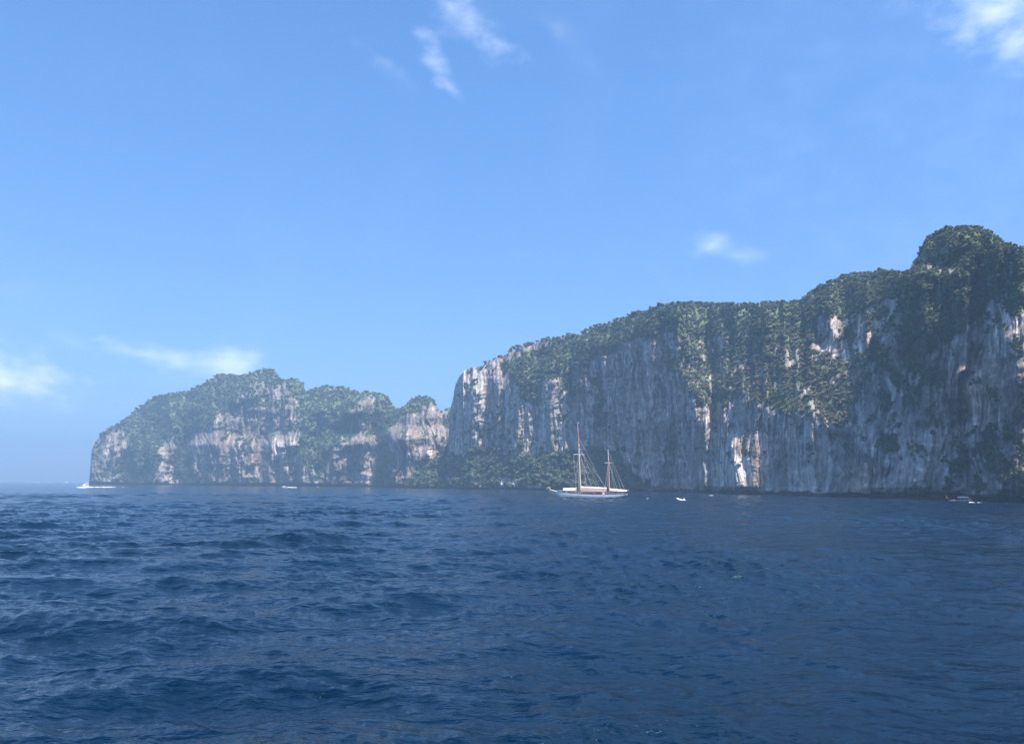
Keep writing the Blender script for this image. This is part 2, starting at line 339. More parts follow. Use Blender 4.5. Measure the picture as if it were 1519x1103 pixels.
paL = np.clip(poly([(236, 690), (262, 690), (264, 718), (230, 718)], 3)*.5+poly([(405, 660), (432, 650), (438, 716), (402, 716)], 3)*.5+poly([(358, 690), (383, 690), (383, 716), (358, 716)], 3)*.45
              + poly([(545, 660), (556, 680), (552, 716), (530, 716)], 3)*.6+poly([(150, 700), (172, 690), (172, 718), (148, 718)], 2)*.5, 0, 1)
LL = build_land('far_headland', 'distant limestone headland with green slopes above pale cliff bases, ending in open sea', 'headland', 134.2, 811, 0.62, 330,
                base_L, sky_L, kL, relL*1.7, vL, orL, paL, Z0(), 1.9, 1.2, 420, 100, 0.185, 0.18)

# ---- near cliffs (right)
sky_R = [(596, 722), (606, 716), (618, 704), (640, 690), (652, 684), (663, 676), (664.5, 664), (666, 640), (667, 610), (672, 590), (676, 568), (681, 558), (690, 548), (698, 544.5), (712, 544), (724, 536), (740, 530), (756, 521), (772, 514), (790, 509),
         (812, 502), (830, 500), (845, 496), (856, 499), (862, 498), (872, 492), (890, 482), (906, 478), (920, 474), (936, 466), (946, 463), (960, 461), (972, 456),
         (984, 451.5), (1000, 451), (1012, 452), (1022, 449), (1036, 450), (1054, 453), (1070, 451), (1090, 450), (1110, 450), (1130, 450.5), (1150, 449), (1166, 447), (1186, 447),
         (1198, 438), (1214, 427), (1232, 417), (1252, 409), (1270, 405), (1290, 404), (1312, 402), (1334, 404.5), (1346, 402), (1355, 392), (1360, 382), (1366, 368),
         (1374, 353), (1386, 346), (1400, 340), (1416, 336.5), (1436, 334.5), (1452, 336), (1470, 345), (1488, 357), (1506, 365), (1519, 368), (1560, 376), (1640, 372), (1760, 400), (1900, 470), (1940, 600)]
base_R = [(x_, r_*1.3) for x_, r_ in [(596, 960), (640, 930), (664, 900), (700, 820), (800, 725), (1000, 615), (1100, 510), (1200, 436), (1350, 372), (1519, 320), (1700, 300), (1940, 330)]]
kR = Z0(0.26)
lit1 = poly([(1000, 452), (1190, 445), (1215, 500), (1290, 560), (1250, 640), (1180, 618), (1100, 600), (1030, 606), (998, 540), (1014, 490)], 7)
kR = np.maximum(kR, lit1*(0.75+0.75*np.clip((XX-1030)/300, 0, 1)))
kR = np.maximum(kR, poly([(742, 532), (850, 492), (862, 498), (842, 545), (800, 566), (768, 574), (750, 556)], 5)*0.95)
kR = np.maximum(kR, poly([(1190, 440), (1250, 405), (1350, 398), (1345, 440), (1320, 560), (1250, 560), (1240, 470), (1200, 480)], 6)*1.25)
kR = np.maximum(kR, poly([(1356, 380), (1385, 335), (1450, 325), (1540, 365), (1560, 400), (1460, 352), (1400, 352)], 3)*0.95)
kR = np.maximum(kR, poly([(1300, 540), (1400, 545), (1440, 620), (1330, 600)], 8)*0.3)
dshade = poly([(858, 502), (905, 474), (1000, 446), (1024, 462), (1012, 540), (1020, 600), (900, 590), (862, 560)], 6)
kR = kR*(1-.85*dshade)
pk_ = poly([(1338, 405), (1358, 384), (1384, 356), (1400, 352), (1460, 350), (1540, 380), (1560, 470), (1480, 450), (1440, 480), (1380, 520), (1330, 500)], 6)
kR = kR*(1-.8*pk_)
jung = poly([(590, 726), (618, 702), (640, 690), (690, 674), (722, 667), (762, 676), (800, 678), (850, 667), (905, 668), (930, 694), (962, 716), (966, 730), (590, 730)], 3, 0.5)
kR = np.maximum(kR, jung*0.85)
rjung = poly([(1340, 738), (1400, 706), (1470, 640), (1540, 610), (1940, 600), (1940, 780), (1340, 780)], 8)
kR = np.maximum(kR, rjung*0.45)
kR = kR*(1-poly([(1082, 655), (1132, 640), (1140, 732), (1082, 732)], 3))+0.45*poly([(1082, 655), (1132, 640), (1140, 732), (1082, 732)], 3)
WLS[0] = 1.0
relR = (bump_edge([(1026, 560), (1030, 640), (1050, 735)], 20, 16, 70, 20) + bump_edge([(1345, 398), (1330, 470), (1320, 520)], 30, 20, 120, 10, 30)
        + bump_edge([(1088, 650), (1090, 735)], 16, 6, 60) + bump_edge([(862, 500), (858, 560), (870, 620)], 28, 14, 80, 10, 40)
        + bump_edge([(770, 560), (764, 680)], 12, 12, 60, 20) + bump_edge([(1212, 640), (1216, 735)], -9, 8, 60) + bump_edge([(980, 470), (990, 560), (1000, 735)], -12, 22, 60)
        + bump_edge([(692, 560), (694, 680)], 14, 10, 28, 14)
        + bump_edge([(1470, 480), (1480, 700)], 14, 16, 90, 30))
relR = relR + sstep(858, 1018, XX)*(1-sstep(1022, 1060, XX))*34*(1-sstep(600, 680, YY)) + sstep(1340, 1420, XX)*18*(1-sstep(540, 640, YY))
cave = poly([(1224, 640), (1262, 650), (1300, 690), (1312, 720), (1290, 722), (1256, 700), (1236, 672)], 3)
relR = relR-cave*9-poly([(1318, 696), (1334, 694), (1334, 714), (1320, 714)], 2)*6
vR = Z0(0.10)
for q, v in (([(742, 532), (850, 490), (862, 496), (842, 548), (812, 566), (800, 600), (775, 600), (768, 572), (750, 556)], .95), ([(855, 500), (900, 470), (1010, 445), (1014, 470), (960, 480), (890, 505), (862, 560), (840, 560)], .75),
          ([(1000, 446), (1200, 440), (1215, 500), (1180, 520), (1010, 500)], .9), ([(1000, 500), (1210, 510), (1290, 560), (1250, 640), (1180, 618), (1100, 600), (1030, 606), (998, 540)], .6),
          ([(1190, 440), (1250, 400), (1350, 395), (1345, 440), (1300, 452), (1240, 470), (1200, 480)], .9), ([(1245, 465), (1335, 450), (1320, 560), (1262, 570)], .5),
          ([(1340, 410), (1386, 340), (1450, 325), (1560, 365), (1560, 440), (1480, 440), (1440, 480), (1390, 520), (1330, 560)], .62), ([(1356, 380), (1385, 330), (1450, 322), (1560, 365), (1560, 390), (1460, 354), (1400, 354)], 1.0),
          ([(1270, 540), (1400, 520), (1430, 600), (1330, 625), (1280, 600)], .40), ([(712, 605), (740, 600), (772, 640), (770, 690), (705, 690)], .36), ([(868, 545), (900, 560), (905, 625), (880, 640)], .55),
          ([(820, 545), (870, 520), (880, 560), (850, 590)], .5), ([(985, 490), (1040, 500), (1030, 560), (990, 560)], .5), ([(1300, 640), (1340, 640), (1345, 672), (1305, 676)], .5), ([(1420, 640), (1519, 600), (1519, 700), (1400, 700)], .34)):
    m = poly(q, 4); vR = np.maximum(vR, v*m) if v > .3 else vR*(1-m)+v*m
vR = vR*(1-pk_)+pk_*.74; vR = np.maximum(vR, poly([(855, 500), (905, 472), (1000, 445), (1026, 456), (1016, 490), (930, 510), (880, 530), (858, 540)], 3)*.9); vR = np.maximum(vR, jung*1.0); vR = np.maximum(vR, rjung*0.38)
shore = poly([(735, 712), (770, 709), (810, 718), (850, 722), (880, 727), (740, 724)], 1.5)+poly([(1480, 728), (1500, 727), (1530, 732), (1530, 740), (1484, 738)], 1.5)+poly([(660, 712), (676, 712), (678, 722), (660, 722)], 1)
shore = np.clip(shore, 0, 1); vR = vR*(1-shore)
orR = np.clip(poly([(1395, 545), (1519, 540), (1519, 640), (1440, 620)], 8)*.9+poly([(1205, 640), (1235, 650), (1240, 735), (1196, 735)], 5)*.8+poly([(925, 570), (960, 560), (985, 660), (940, 690)], 6)*.7
              + poly([(1250, 660), (1300, 700), (1300, 735), (1240, 735)], 4)*.8+poly([(690, 570), (712, 568), (712, 620), (694, 620)], 3)*.6+poly([(765, 600), (800, 600), (800, 670), (768, 680)], 5)*.5+poly([(1085, 655), (1132, 640), (1140, 732), (1090, 732)], 3)*.5, 0, 1)
paR = np.clip(poly([(1086, 672), (1100, 674), (1132, 732), (1090, 732)], 2)*.7+poly([(1118, 640), (1148, 650), (1146, 732), (1126, 732)], 4)*.35+poly([(694, 560), (713, 560), (711, 622), (697, 622)], 3)*.45
              + poly([(672, 560), (720, 550), (760, 600), (700, 690), (668, 690)], 8)*.10+poly([(1186, 645), (1240, 640), (1250, 735), (1180, 735)], 6)*.42+poly([(780, 600), (870, 590), (870, 665), (780, 670)], 8)*.3
              + poly([(1030, 640), (1090, 640), (1086, 732), (1040, 732)], 5)*.35+shore*.35+poly([(1330, 650), (1395, 640), (1392, 725), (1335, 725)], 6)*.28, 0, 1)
dkR = np.clip(poly([(1025, 630), (1034, 628), (1052, 668), (1050, 732), (1040, 732), (1040, 680)], 2)*.9+poly([(1150, 668), (1172, 660), (1172, 728), (1150, 728)], 3)*.7+poly([(1235, 660), (1248, 670), (1254, 735), (1234, 735)], 4)*.6+rjung*.5+pk_*.55+poly([(1262, 530), (1410, 505), (1440, 610), (1330, 635), (1275, 610)], 8)*.6+cave*.5+dshade*.35, 0, 1)  # shade of ridge top and peak face put into rock colour, with slope stains
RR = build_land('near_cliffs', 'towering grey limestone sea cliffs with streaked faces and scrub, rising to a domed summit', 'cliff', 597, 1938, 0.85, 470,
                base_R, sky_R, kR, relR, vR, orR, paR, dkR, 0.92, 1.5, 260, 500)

# ------------------------------------------------------------------ trees
def crown_proto(seed, nleaf=80, leaf=0.30, flat=0.8):
    """unit crown (radius ~1) of leaf clumps: small quads spread through several lobes"""
    g = np.random.default_rng(seed); lobes = []
    for i in range(g.integers(5, 8)):
        a = g.uniform(0, 6.28); rr = g.uniform(0.15, 0.62)
        lobes.append((rr*math.cos(a), rr*math.sin(a), g.uniform(-0.25, 0.5), g.uniform(0.32, 0.55)))
    Vs = []; nn = []
    for i in range(nleaf):
        lx, ly, lz, lr = lobes[g.integers(len(lobes))]
        n = g.normal(size=3); n /= np.linalg.norm(n); n[2] = abs(n[2])*0.9+n[2]*.1 if g.random() < .75 else n[2]
        c = np.array([lx, ly, lz*flat])+n*lr*g.uniform(.6, 1.1)*np.array([1, 1, flat])
        q = n+g.normal(size=3)*.28; q /= np.linalg.norm(q)
        a = np.cross(q, g.normal(size=3)); a /= np.linalg.norm(a); b = np.cross(q, a); s = leaf*g.uniform(.6, 1.3)
        Vs.append(np.array([c-a*s-b*s*.7, c+a*s-b*s*.6, c+a*s*.8+b*s*.8, c-a*s*.7+b*s*.7])+q*g.normal(size=(4, 1))*s*.3)
        nn.append(q)
    return np.concatenate(Vs).astype(np.float32)
protos = [crown_proto(900+i, 78, 0.30) for i in range(8)]
def trunk_mesh():
    import bmesh
    bm = bmesh.new()
    def seg(p0, p1, r0, r1, n=6):
        p0, p1 = Vector(p0), Vector(p1); ax = (p1-p0).normalized(); s = ax.orthogonal().normalized(); t = ax.cross(s)
        a = [bm.verts.new(p0+(s*math.cos(k*6.283/n)+t*math.sin(k*6.283/n))*r0) for k in range(n)]
        b = [bm.verts.new(p1+(s*math.cos(k*6.283/n)+t*math.sin(k*6.283/n))*r1) for k in range(n)]
        for k in range(n): bm.faces.new((a[k], a[(k+1) % n], b[(k+1) % n], b[k]))
        bm.faces.new(b)
    seg((0, 0, -1.3), (0.05, 0, -0.3), .085, .06); seg((0.05, 0, -.32), (.42, .1, .35), .055, .02); seg((0.05, 0, -.32), (-.35, .22, .3), .05, .02)
    seg((0.05, 0, -.32), (-.05, -.4, .32), .045, .018); seg((0.05, 0, -.32), (.05, .05, .6), .05, .02)
    me = bpy.data.meshes.new('trunk'); bm.to_mesh(me); bm.free(); me.materials.append(bark); return me

def scatter(Ld, area_px, size_px, x_lo, x_hi, seed, thr=0.35):
    g = np.random.default_rng(seed); X, Y, P, V = Ld['X'], Ld['Y'], Ld['P'], Ld['V']
    R_, C_ = X.shape
    dx = X[0, 1]-X[0, 0]; rowpx = (Ld['ybase']-Ld['ytop'])/R_
    w = V*rowpx[None]*dx/area_px; w[:4] = 0
    w[:, (Ld['xs'] < x_lo) | (Ld['xs'] > x_hi)] = 0
    w[V < thr] = 0
    hit = np.argwhere(g.random(w.shape) < w)
    return hit
def plant(Ld, hits, diam_px, seed):
    g = np.random.default_rng(seed); out = []
    P = Ld['P']; D = Ld['D']
    for (i, j) in hits:
        mpp = np.hypot(P[i, j, 0], P[i, j, 1])/FPX
        s = diam_px(Ld['X'][i, j], Ld['Y'][i, j])*mpp*0.5*min(1.9, float(np.exp(g.normal()*.38)))
        p = P[i, j].copy(); p[2] += s*0.35
        out.append((p[0], p[1], p[2], s, Ld['X'][i, j], Ld['Y'][i, j], s/mpp))
    return out
def ridge_trees(Ld, x_lo, x_hi, step, diam, seed):
    g = np.random.default_rng(seed); out = []; x = x_lo
    while x < x_hi:
        j = int((x-Ld['xs'][0])/(Ld['xs'][1]-Ld['xs'][0])); p = Ld['top'][j]; mpp = np.hypot(p[0], p[1])/FPX
        s = diam*mpp*.5*g.uniform(.55, 1.3)
        out.append((p[0], p[1], p[2]+s*g.uniform(.05, .5), s, x, Ld['ytop'][j], s/mpp)); x += step*g.uniform(.4, 1.6)
    return out
def merge_crowns(name, trees, label, cat, tints):
    g = np.random.default_rng(len(trees)); n = len(trees); T = np.array([t[:4] for t in trees], np.float32)
    which = g.integers(0, len(protos), n); ang = g.uniform(0, 6.283, n); Vs = []; Cs = []
    for k in range(len(protos)):
        idx = np.where(which == k)[0]
        if not len(idx): continue
        p = protos[k]; c, s = np.cos(ang[idx])[:, None], np.sin(ang[idx])[:, None]
        x = p[None, :, 0]*c-p[None, :, 1]*s; y = p[None, :, 0]*s+p[None, :, 1]*c; z = np.broadcast_to(p[None, :, 2], x.shape)
        V = np.stack([x*g.uniform(.75, 1.3, (len(idx), 1)), y, z*g.uniform(.6, 1.25, (len(idx), 1))], -1)*T[idx, 3][:, None, None]+T[idx, :3][:, None, :]
        cc = tints(g, idx, trees)[:, None, :]*np.repeat(g.uniform(.7, 1.3, (len(idx), p.shape[0]//4)), 4, axis=1)[..., None]
        Vs.append(V.reshape(-1, 3)); Cs.append(cc.reshape(-1, 3))
    V = np.concatenate(Vs); C = np.concatenate(Cs)
    o = mesh_np(name, V, np.arange(len(V)).reshape(-1, 4), leaf_mat, {'albedo': C}, False)
    return tag(o, label, cat, None, 'stuff')
ybush = poly([(1118, 582), (1150, 578), (1185, 600), (1170, 606), (1128, 598)], 2)
def tints(g, idx, trees):
    n = len(idx); f = g.random(n)[:, None]; base = np.array([.085, .112, .066])*(1-f)+np.array([.160, .190, .112])*f
    dry = (g.random(n) < .16)[:, None]; base = np.where(dry, np.array([.15, .13, .09])*g.uniform(.7, 1.2, (n, 1)), base)
    x = np.array([trees[i][4] for i in idx]); y = np.array([trees[i][5] for i in idx]); yb = samp(ybush, x, y)[:, None]
    zone = ((x > 1010) & (x < 1290) & (y > 500) & (y < 650) & (g.random(n) < .5))[:, None]
    base = np.where(zone, np.array([.24, .20, .15]), base)
    return base*(1-yb)+np.array([.20, .20, .05])*yb

hR = scatter(RR, 6.5, 0, 600, 1640, 11)
dR = lambda x, y: 3.8 if (x > 1335 and y < 540) else 9 if (x < 970 and y > 660) else (4.6 if x > 1190 else 4.1)
tR = plant(RR, hR, dR, 12)
# thin jungle where crowns are larger
tR = [t for t in tR if not (t[4] < 970 and t[5] > 660 and random.random() < .5)]
tR += ridge_trees(RR, 720, 1010, 5, 6.5, 13)+ridge_trees(RR, 1010, 1345, 4.5, 6.5, 14)+ridge_trees(RR, 1380, 1640, 4, 5.0, 15)+ridge_trees(RR, 606, 664, 5, 9, 19)
hL = scatter(LL, 5.0, 0, 140, 668, 21); tL = plant(LL, hL, lambda x, y: 3.1, 22)+ridge_trees(LL, 150, 668, 5, 4.2, 23)
# the 300 largest seen trees are trees of their own
vis = [t for t in tR if t[4] < 1500]
def zone_of(t):
    x, y = t[4], t[5]; j = int((x-RR['xs'][0])/(RR['xs'][1]-RR['xs'][0])); top = RR['ytop'][j]
    if x < 970 and y > 655: return 0
    if y < top+9 and x > 1372: return 1
    if y < top+9 and x > 1000: return 2
    return 3
zr = {0: [], 1: [], 2: [], 3: []}
for t in vis: zr[zone_of(t)].append(t)
pick = []
for z, nmax in ((0, 120), (1, 24), (2, 60), (3, 96)):
    zr[z].sort(key=lambda t: -t[6]); pick += [(z, t) for t in zr[z][:nmax]]
pid = {id(t) for _, t in pick}
rest = [t for t in tR if id(t) not in pid]
print('TREES', len(tR), len(rest), len(tL))
merge_crowns('cliff_scrub', rest, 'green and straw scrub spread over the ledges and slopes of the near cliffs', 'scrub', tints)
merge_crowns('headland_forest', tL, 'blue green forest covering the slopes of the distant headland', 'forest', tints)
tm = trunk_mesh(); crown_meshes = []
for i in range(6):
    V = crown_proto(40+i, 150, 0.20); me = bpy.data.meshes.new('crown'); F = np.arange(len(V)).reshape(-1, 4)
    me.from_pydata(V.tolist(), [], F.tolist()); me.materials.append(leaf_mat_tree); crown_meshes.append(me)
zl = {0: ('dark green tree in the low wood at the cliff foot, behind the two-masted yacht', 'trees in the wood at the cliff foot'),
      1: ('small sunlit tree on the very top of the highest domed summit', 'trees crowning the domed summit'),
      2: ('bushy tree against the sky on the long cliff ridge, left of the domed summit', 'trees along the ridge skyline'),
      3: ('larger green tree clinging to the steep upper face of the near cliffs', 'trees on the cliff face')}
for z, t in pick:
    root = bpy.data.objects.new('tree', None); col.objects.link(root); root.empty_display_size = 1
    root.location = t[:3]; root.scale = (t[3],)*3; root.rotation_euler = (0, 0, random.uniform(0, 6.28))
    tag(root, zl[z][0], 'tree', zl[z][1])
    a = bpy.data.objects.new('crown', random.choice(crown_meshes)); a.parent = root; col.objects.link(a)
    b = bpy.data.objects.new('trunk', tm); b.parent = root; col.objects.link(b)

# ------------------------------------------------------------------ sea
def ocean_tile(Lm, n, lmin, lmax, wind, hs, spread, seed):
    g = np.random.default_rng(seed); kx = np.fft.fftfreq(n, Lm/n)*2*np.pi; KX, KY = np.meshgrid(kx, kx); K = np.hypot(KX, KY); K[0, 0] = 1
    wv = np.array(wind)/np.hypot(*wind); c = (KX*wv[0]+KY*wv[1])/K
    k0 = 2*np.pi/lmax; amp = np.exp(-0.6*(k0/K)**2)/K**1.9*(np.abs(c)**spread)*np.where(c > 0, 1, .25)
    lam = 2*np.pi/K; amp *= sstep(lmin*.8, lmin*1.3, lam)
    amp[0, 0] = 0
    H = (g.normal(size=K.shape)+1j*g.normal(size=K.shape))*amp
    h = np.fft.ifft2(H); sc_ = hs/4/np.std(h.real); h = h.real*sc_
    Hf = np.fft.fft2(h); dxx = np.fft.ifft2(-1j*KX/K*Hf).real; dyy = np.fft.ifft2(-1j*KY/K*Hf).real
    return h.astype(np.float32), dxx.astype(np.float32), dyy.astype(np.float32)
def tsamp(M, x, y, Lm):
    n = M.shape[0]; x = (x/Lm*n) % n; y = (y/Lm*n) % n; xi = x.astype(int); yi = y.astype(int); fx = x-xi; fy = y-yi; x1 = (xi+1) % n; y1 = (yi+1) % n; xi %= n; yi %= n
    return M[yi, xi]*(1-fx)*(1-fy)+M[yi, x1]*fx*(1-fy)+M[y1, xi]*(1-fx)*fy+M[y1, x1]*fx*fy
rs = [0.5, 2, 4, 6, 8]
while rs[-1] < 500: rs.append(rs[-1]*1.0042)
while rs[-1] < 6200: rs.append(rs[-1]*1.025)
rs = np.array(rs)
th = np.concatenate([np.linspace(-44, 44, 1150), np.linspace(44, 316, 90)[1:-1]])*np.pi/180
RRr, TT = np.meshgrid(rs, th, indexing='ij'); SX = RRr*np.sin(TT); SY = RRr*np.cos(TT)
SZ = np.zeros_like(SX); DX = np.zeros_like(SX); DY = np.zeros_like(SX)
front = np.ones_like(SX)*np.where(np.abs(((th+np.pi) % (2*np.pi))-np.pi) < R(45), 1.0, 0.0)[None]
patch = np.clip(0.76+0.42*fbm(SX/38, SY/60, 3, 900), .35, 1.08)
for (Lm, n, l0, l1, wd, hs, sp, sd_, rf, rot, gl) in ((173., 512, 3.2, 14.0, (0.30, -1), 0.95, 2.0, 1, 2500, 0.0, .75), (61., 512, 0.7, 3.0, (-0.35, -1), 0.25, 1.0, 2, 340, .5, .5), (17., 512, 0.16, .75, (0.7, -1), 0.050, 0.5, 3, 130, -.4, .35)):
    h, a, b = ocean_tile(Lm, n, l0, l1, wd, hs, sp, sd_)
    c, s = math.cos(rot), math.sin(rot); ux = SX*c-SY*s; uy = SX*s+SY*c
    fade = (1-sstep(rf*.5, rf, RRr))*front*patch
    SZ += tsamp(h, ux, uy, Lm)*fade; qa, qb = tsamp(a, ux, uy, Lm), tsamp(b, ux, uy, Lm)
    DX -= (qa*c+qb*s)*gl*fade; DY -= (-qa*s+qb*c)*gl*fade
SX = SX+DX; SY = SY+DY
def water_material():
    m = bpy.data.materials.new('sea_water'); m.use_nodes = True; nt, N, L = nodes(m)
    o = N.new('ShaderNodeOutputMaterial'); p = N.new('ShaderNodeBsdfPrincipled'); L.new(p.outputs[0], o.inputs[0])
    p.inputs['Base Color'].default_value = (0.0045, 0.040, 0.105, 1); p.inputs['Roughness'].default_value = 0.11; p.inputs['IOR'].default_value = 1.32; p.inputs['Specular Tint'].default_value = (0.42, 0.88, 1.0, 1)
    t = N.new('ShaderNodeTexCoord')
    cn = N.new('ShaderNodeTexNoise'); cn.inputs['Scale'].default_value = 0.02; cn.inputs['Detail'].default_value = 3; L.new(t.outputs['Object'], cn.inputs['Vector'])
    cr = N.new('ShaderNodeValToRGB'); cr.color_ramp.elements[0].position = .35; cr.color_ramp.elements[1].position = .65
    cr.color_ramp.elements[0].color = (0.0001, 0.0080, 0.022, 1); cr.color_ramp.elements[1].color = (0.0002, 0.0115, 0.033, 1)
    L.new(cn.outputs[0], cr.inputs[0]); L.new(cr.outputs[0], p.inputs['Base Color'])
    prev = None
    for scale, dist, det, stretch, rz in ((1.1, 0.24, 5, 0.55, 0.3), (5.5, 0.035, 4, .55, -.5), (0.2, 1.1, 4, .5, 0.12)):
        mp = N.new('ShaderNodeMapping'); mp.inputs['Scale'].default_value = (stretch, 1, 1); mp.inputs['Rotation'].default_value = (0, 0, rz)
        n = N.new('ShaderNodeTexNoise'); n.inputs['Scale'].default_value = scale; n.inputs['Detail'].default_value = det; n.inputs['Roughness'].default_value = .6
        b = N.new('ShaderNodeBump'); b.inputs['Distance'].default_value = dist; b.inputs['Strength'].default_value = 1.0
        L.new(t.outputs['Object'], mp.inputs[0]); L.new(mp.outputs[0], n.inputs['Vector']); L.new(n.outputs[0], b.inputs['Height'])
        if prev: L.new(prev, b.inputs['Normal'])
        prev = b.outputs[0]
    L.new(prev, p.inputs['Normal']); return m
sea = mesh_np('sea', np.stack([SX, SY, SZ], -1).reshape(-1, 3), grid_faces(len(rs), len(th), True)[:, ::-1], water_material(), None, True)
tag(sea, 'deep blue choppy sea reaching to the horizon', 'sea', None, 'structure')
#BOATS#
# ------------------------------------------------------------------ boats
import bmesh
M_white = principled('white_paint', (0.84, 0.84, 0.84), 0.35, noise=0.04, nscale=0.6)
M_boot = principled('dark_antifouling', (0.03, 0.035, 0.05), 0.5)
M_teak = principled('varnished_wood', (0.34, 0.15, 0.07), 0.4, noise=.25, nscale=4)
M_deck = principled('teak_deck', (0.38, 0.25, 0.15), 0.6, noise=.2, nscale=5)
M_canvas = principled('peach_canvas', (0.72, 0.54, 0.40), 0.85, noise=.10, nscale=1.2)
M_canvas_w = principled('pale_canvas', (0.78, 0.70, 0.64), 0.85, noise=.06, nscale=1.2)
M_canvas_b = principled('brown_canvas', (0.27, 0.19, 0.17), 0.85, noise=.2, nscale=1.5)
M_rope = principled('rope', (0.50, 0.46, 0.40), 0.8)
M_glass = principled('dark_glass', (0.02, 0.025, 0.03), 0.1, spec=.6)
M_metal = principled('dark_metal', (0.08, 0.08, 0.09), 0.4, metal=.6)
M_yellow = principled('yellow_cloth', (0.55, 0.42, 0.10), 0.8)
M_blue = principled('blue_canopy', (0.10, 0.22, 0.42), 0.8)
M_skin = principled('skin', (0.32, 0.19, 0.13), 0.6); M_shirt = principled('white_shirt', (0.7, 0.7, 0.7), 0.8); M_dark = principled('dark_shorts', (0.05, 0.05, 0.08), 0.8)
M_foam = principled('foam', (0.80, 0.84, 0.86), 0.9, noise=.12, nscale=1.5, bump=.4)

def at(x, y, z=0.0):
    d = pix_dir(x, y); k = (z-CAM_H)/d[2]; return Vector((float(d[0]*k), float(d[1]*k), z))
def empty(name, loc, rz=0, s=1.0):
    o = bpy.data.objects.new(name, None); col.objects.link(o); o.location = loc; o.rotation_euler = (0, 0, rz); o.scale = (s, s, s); return o
def put(name, bm, mats, parent=None, smooth=False):
    me = bpy.data.meshes.new(name); bmesh.ops.recalc_face_normals(bm, faces=bm.faces); bm.to_mesh(me); bm.free()
    for m in (mats if isinstance(mats, (list, tuple)) else [mats]): me.materials.append(m)
    if smooth:
        for p in me.polygons: p.use_smooth = True
    o = bpy.data.objects.new(name, me); col.objects.link(o); o.parent = parent; return o
def loft(bm, rings, cap=True, closed=True):
    vs = [[bm.verts.new(p) for p in r] for r in rings]; n = len(rings[0])
    for a, b in zip(vs, vs[1:]):
        for k in range(n if closed else n-1):
            q = (a[k], a[(k+1) % n], b[(k+1) % n], b[k])
            try: bm.faces.new(q)
            except ValueError: pass
    if cap:
        for r in (vs[0], vs[-1]):
            try: bm.faces.new(r)
            except ValueError: pass
    return bm
def tube(bm, p0, p1, r0, r1=None, n=6):
    r1 = r0 if r1 is None else r1; p0, p1 = Vector(p0), Vector(p1); ax = (p1-p0).normalized(); s = ax.orthogonal().normalized(); t = ax.cross(s)
    return loft(bm, [[p+(s*math.cos(k*6.2832/n)+t*math.sin(k*6.2832/n))*r for k in range(n)] for p, r in ((p0, r0), (p1, r1))])
def box(bm, x0, x1, y0, y1, z0, z1, taper=0.0):
    a = [(x0, y0, z0), (x1, y0, z0), (x1, y1, z0), (x0, y1, z0)]; b = [(x0+taper, y0+taper, z1), (x1-taper, y0+taper, z1), (x1-taper, y1-taper, z1), (x0+taper, y1-taper, z1)]
    return loft(bm, [a, b])
def NB(): return bmesh.new()
def hull_bm(st, boot=None):
    """st: (x, half beam, sheer z, keel z); ring from port sheer round the keel to starboard sheer, and the deck across"""
    bm = NB(); rings = []
    for (x, b, zs, zk) in st:
        h = zs-zk; r = []
        for s in (-1, 1):
            prof = [(1.0, 1.0), (0.99, .72), (.93, .42), (.74, .18), (.32, .03)]
            pts = [(x, s*b*f, zk+h*g) for f, g in prof]
            r += pts if s < 0 else pts[::-1]
        rings.append(r)
    loft(bm, rings)
    if boot is not None:
        for f in bm.faces:
            if f.calc_center_median().z < boot: f.material_index = 1
    return bm
def dome_strip(x0, x1, hw, z0, z1, zr0, zr1, nx=10, ny=7, sag=.25, seed=0):
    """a draped canvas: ridge line z1.., lower edge z0.., rounded; closed shell"""
    bm = NB(); rings = []; g = random.Random(seed)
    for i in range(nx+1):
        t = i/nx; x = x0+(x1-x0)*t; ze = z0+(z1-z0)*t; zr = zr0+(zr1-zr0)*t+g.uniform(-.2, .2)-sag*math.sin(math.pi*((t*3) % 1)); w_ = hw*(0.55+.45*math.sin(math.pi*min(max(t*1.0, .12), .88)))
        up = [(x, -w_+2*w_*j/ny, ze+(zr-ze)*(1-abs(2*j/ny-1)**1.6)) for j in range(ny+1)]
        lo = [(p[0], p[1]*.98, p[2]-.25) for p in up[::-1]]; rings.append(up+lo)
    return loft(bm, rings)

# ---- two-masted sailing yacht; local unit = one photo pixel at its distance, bow towards -X
wl = at(876, 738.4); mpp = wl.length/FPX; azb = math.atan2(wl.x, wl.y)
yacht = tag(empty('sailing_yacht', wl, -azb+R(-12), mpp), 'white classic sailing yacht with two tall wooden masts, bare rigging and peach deck awnings', 'sailboat')
st = [(-53.5, .25, 8.9, 7.9), (-51, 1.6, 8.7, 4.6), (-48, 3.0, 8.4, 1.6), (-44, 4.6, 8.0, -1.0), (-36, 6.6, 7.3, -2.2), (-24, 8.3, 6.4, -2.8), (-8, 9.2, 5.6, -3), (8, 9.2, 5.2, -3), (22, 8.8, 5.2, -2.6), (34, 7.8, 5.4, -1.5), (42, 6.8, 5.7, 0.2), (48, 5.8, 6.0, 2.2), (53.5, 4.6, 6.4, 4.6)]
hull = put('hull', hull_bm(st, 0.45), [M_white, M_boot], yacht, False)
bm = NB()
rings = [[(x, -b-.12, z+.05), (x, -b-.12, z+.55), (x, -b+.25, z+.55), (x, -b+.25, z+.05)] for x, b, z, _ in st]; loft(bm, rings)
rings = [[(x, b+.12, z+.05), (x, b+.12, z+.55), (x, b-.25, z+.55), (x, b-.25, z+.05)] for x, b, z, _ in st]; loft(bm, rings)
put('cap_rail', bm, M_teak, yacht)
bm = NB(); loft(bm, [[(x, -b*.93, z+.1), (x, b*.93, z+.1), (x, b*.93, z-.1), (x, -b*.93, z-.1)] for x, b, z, _ in st]); put('deck', bm, M_deck, hull)
bm = NB()
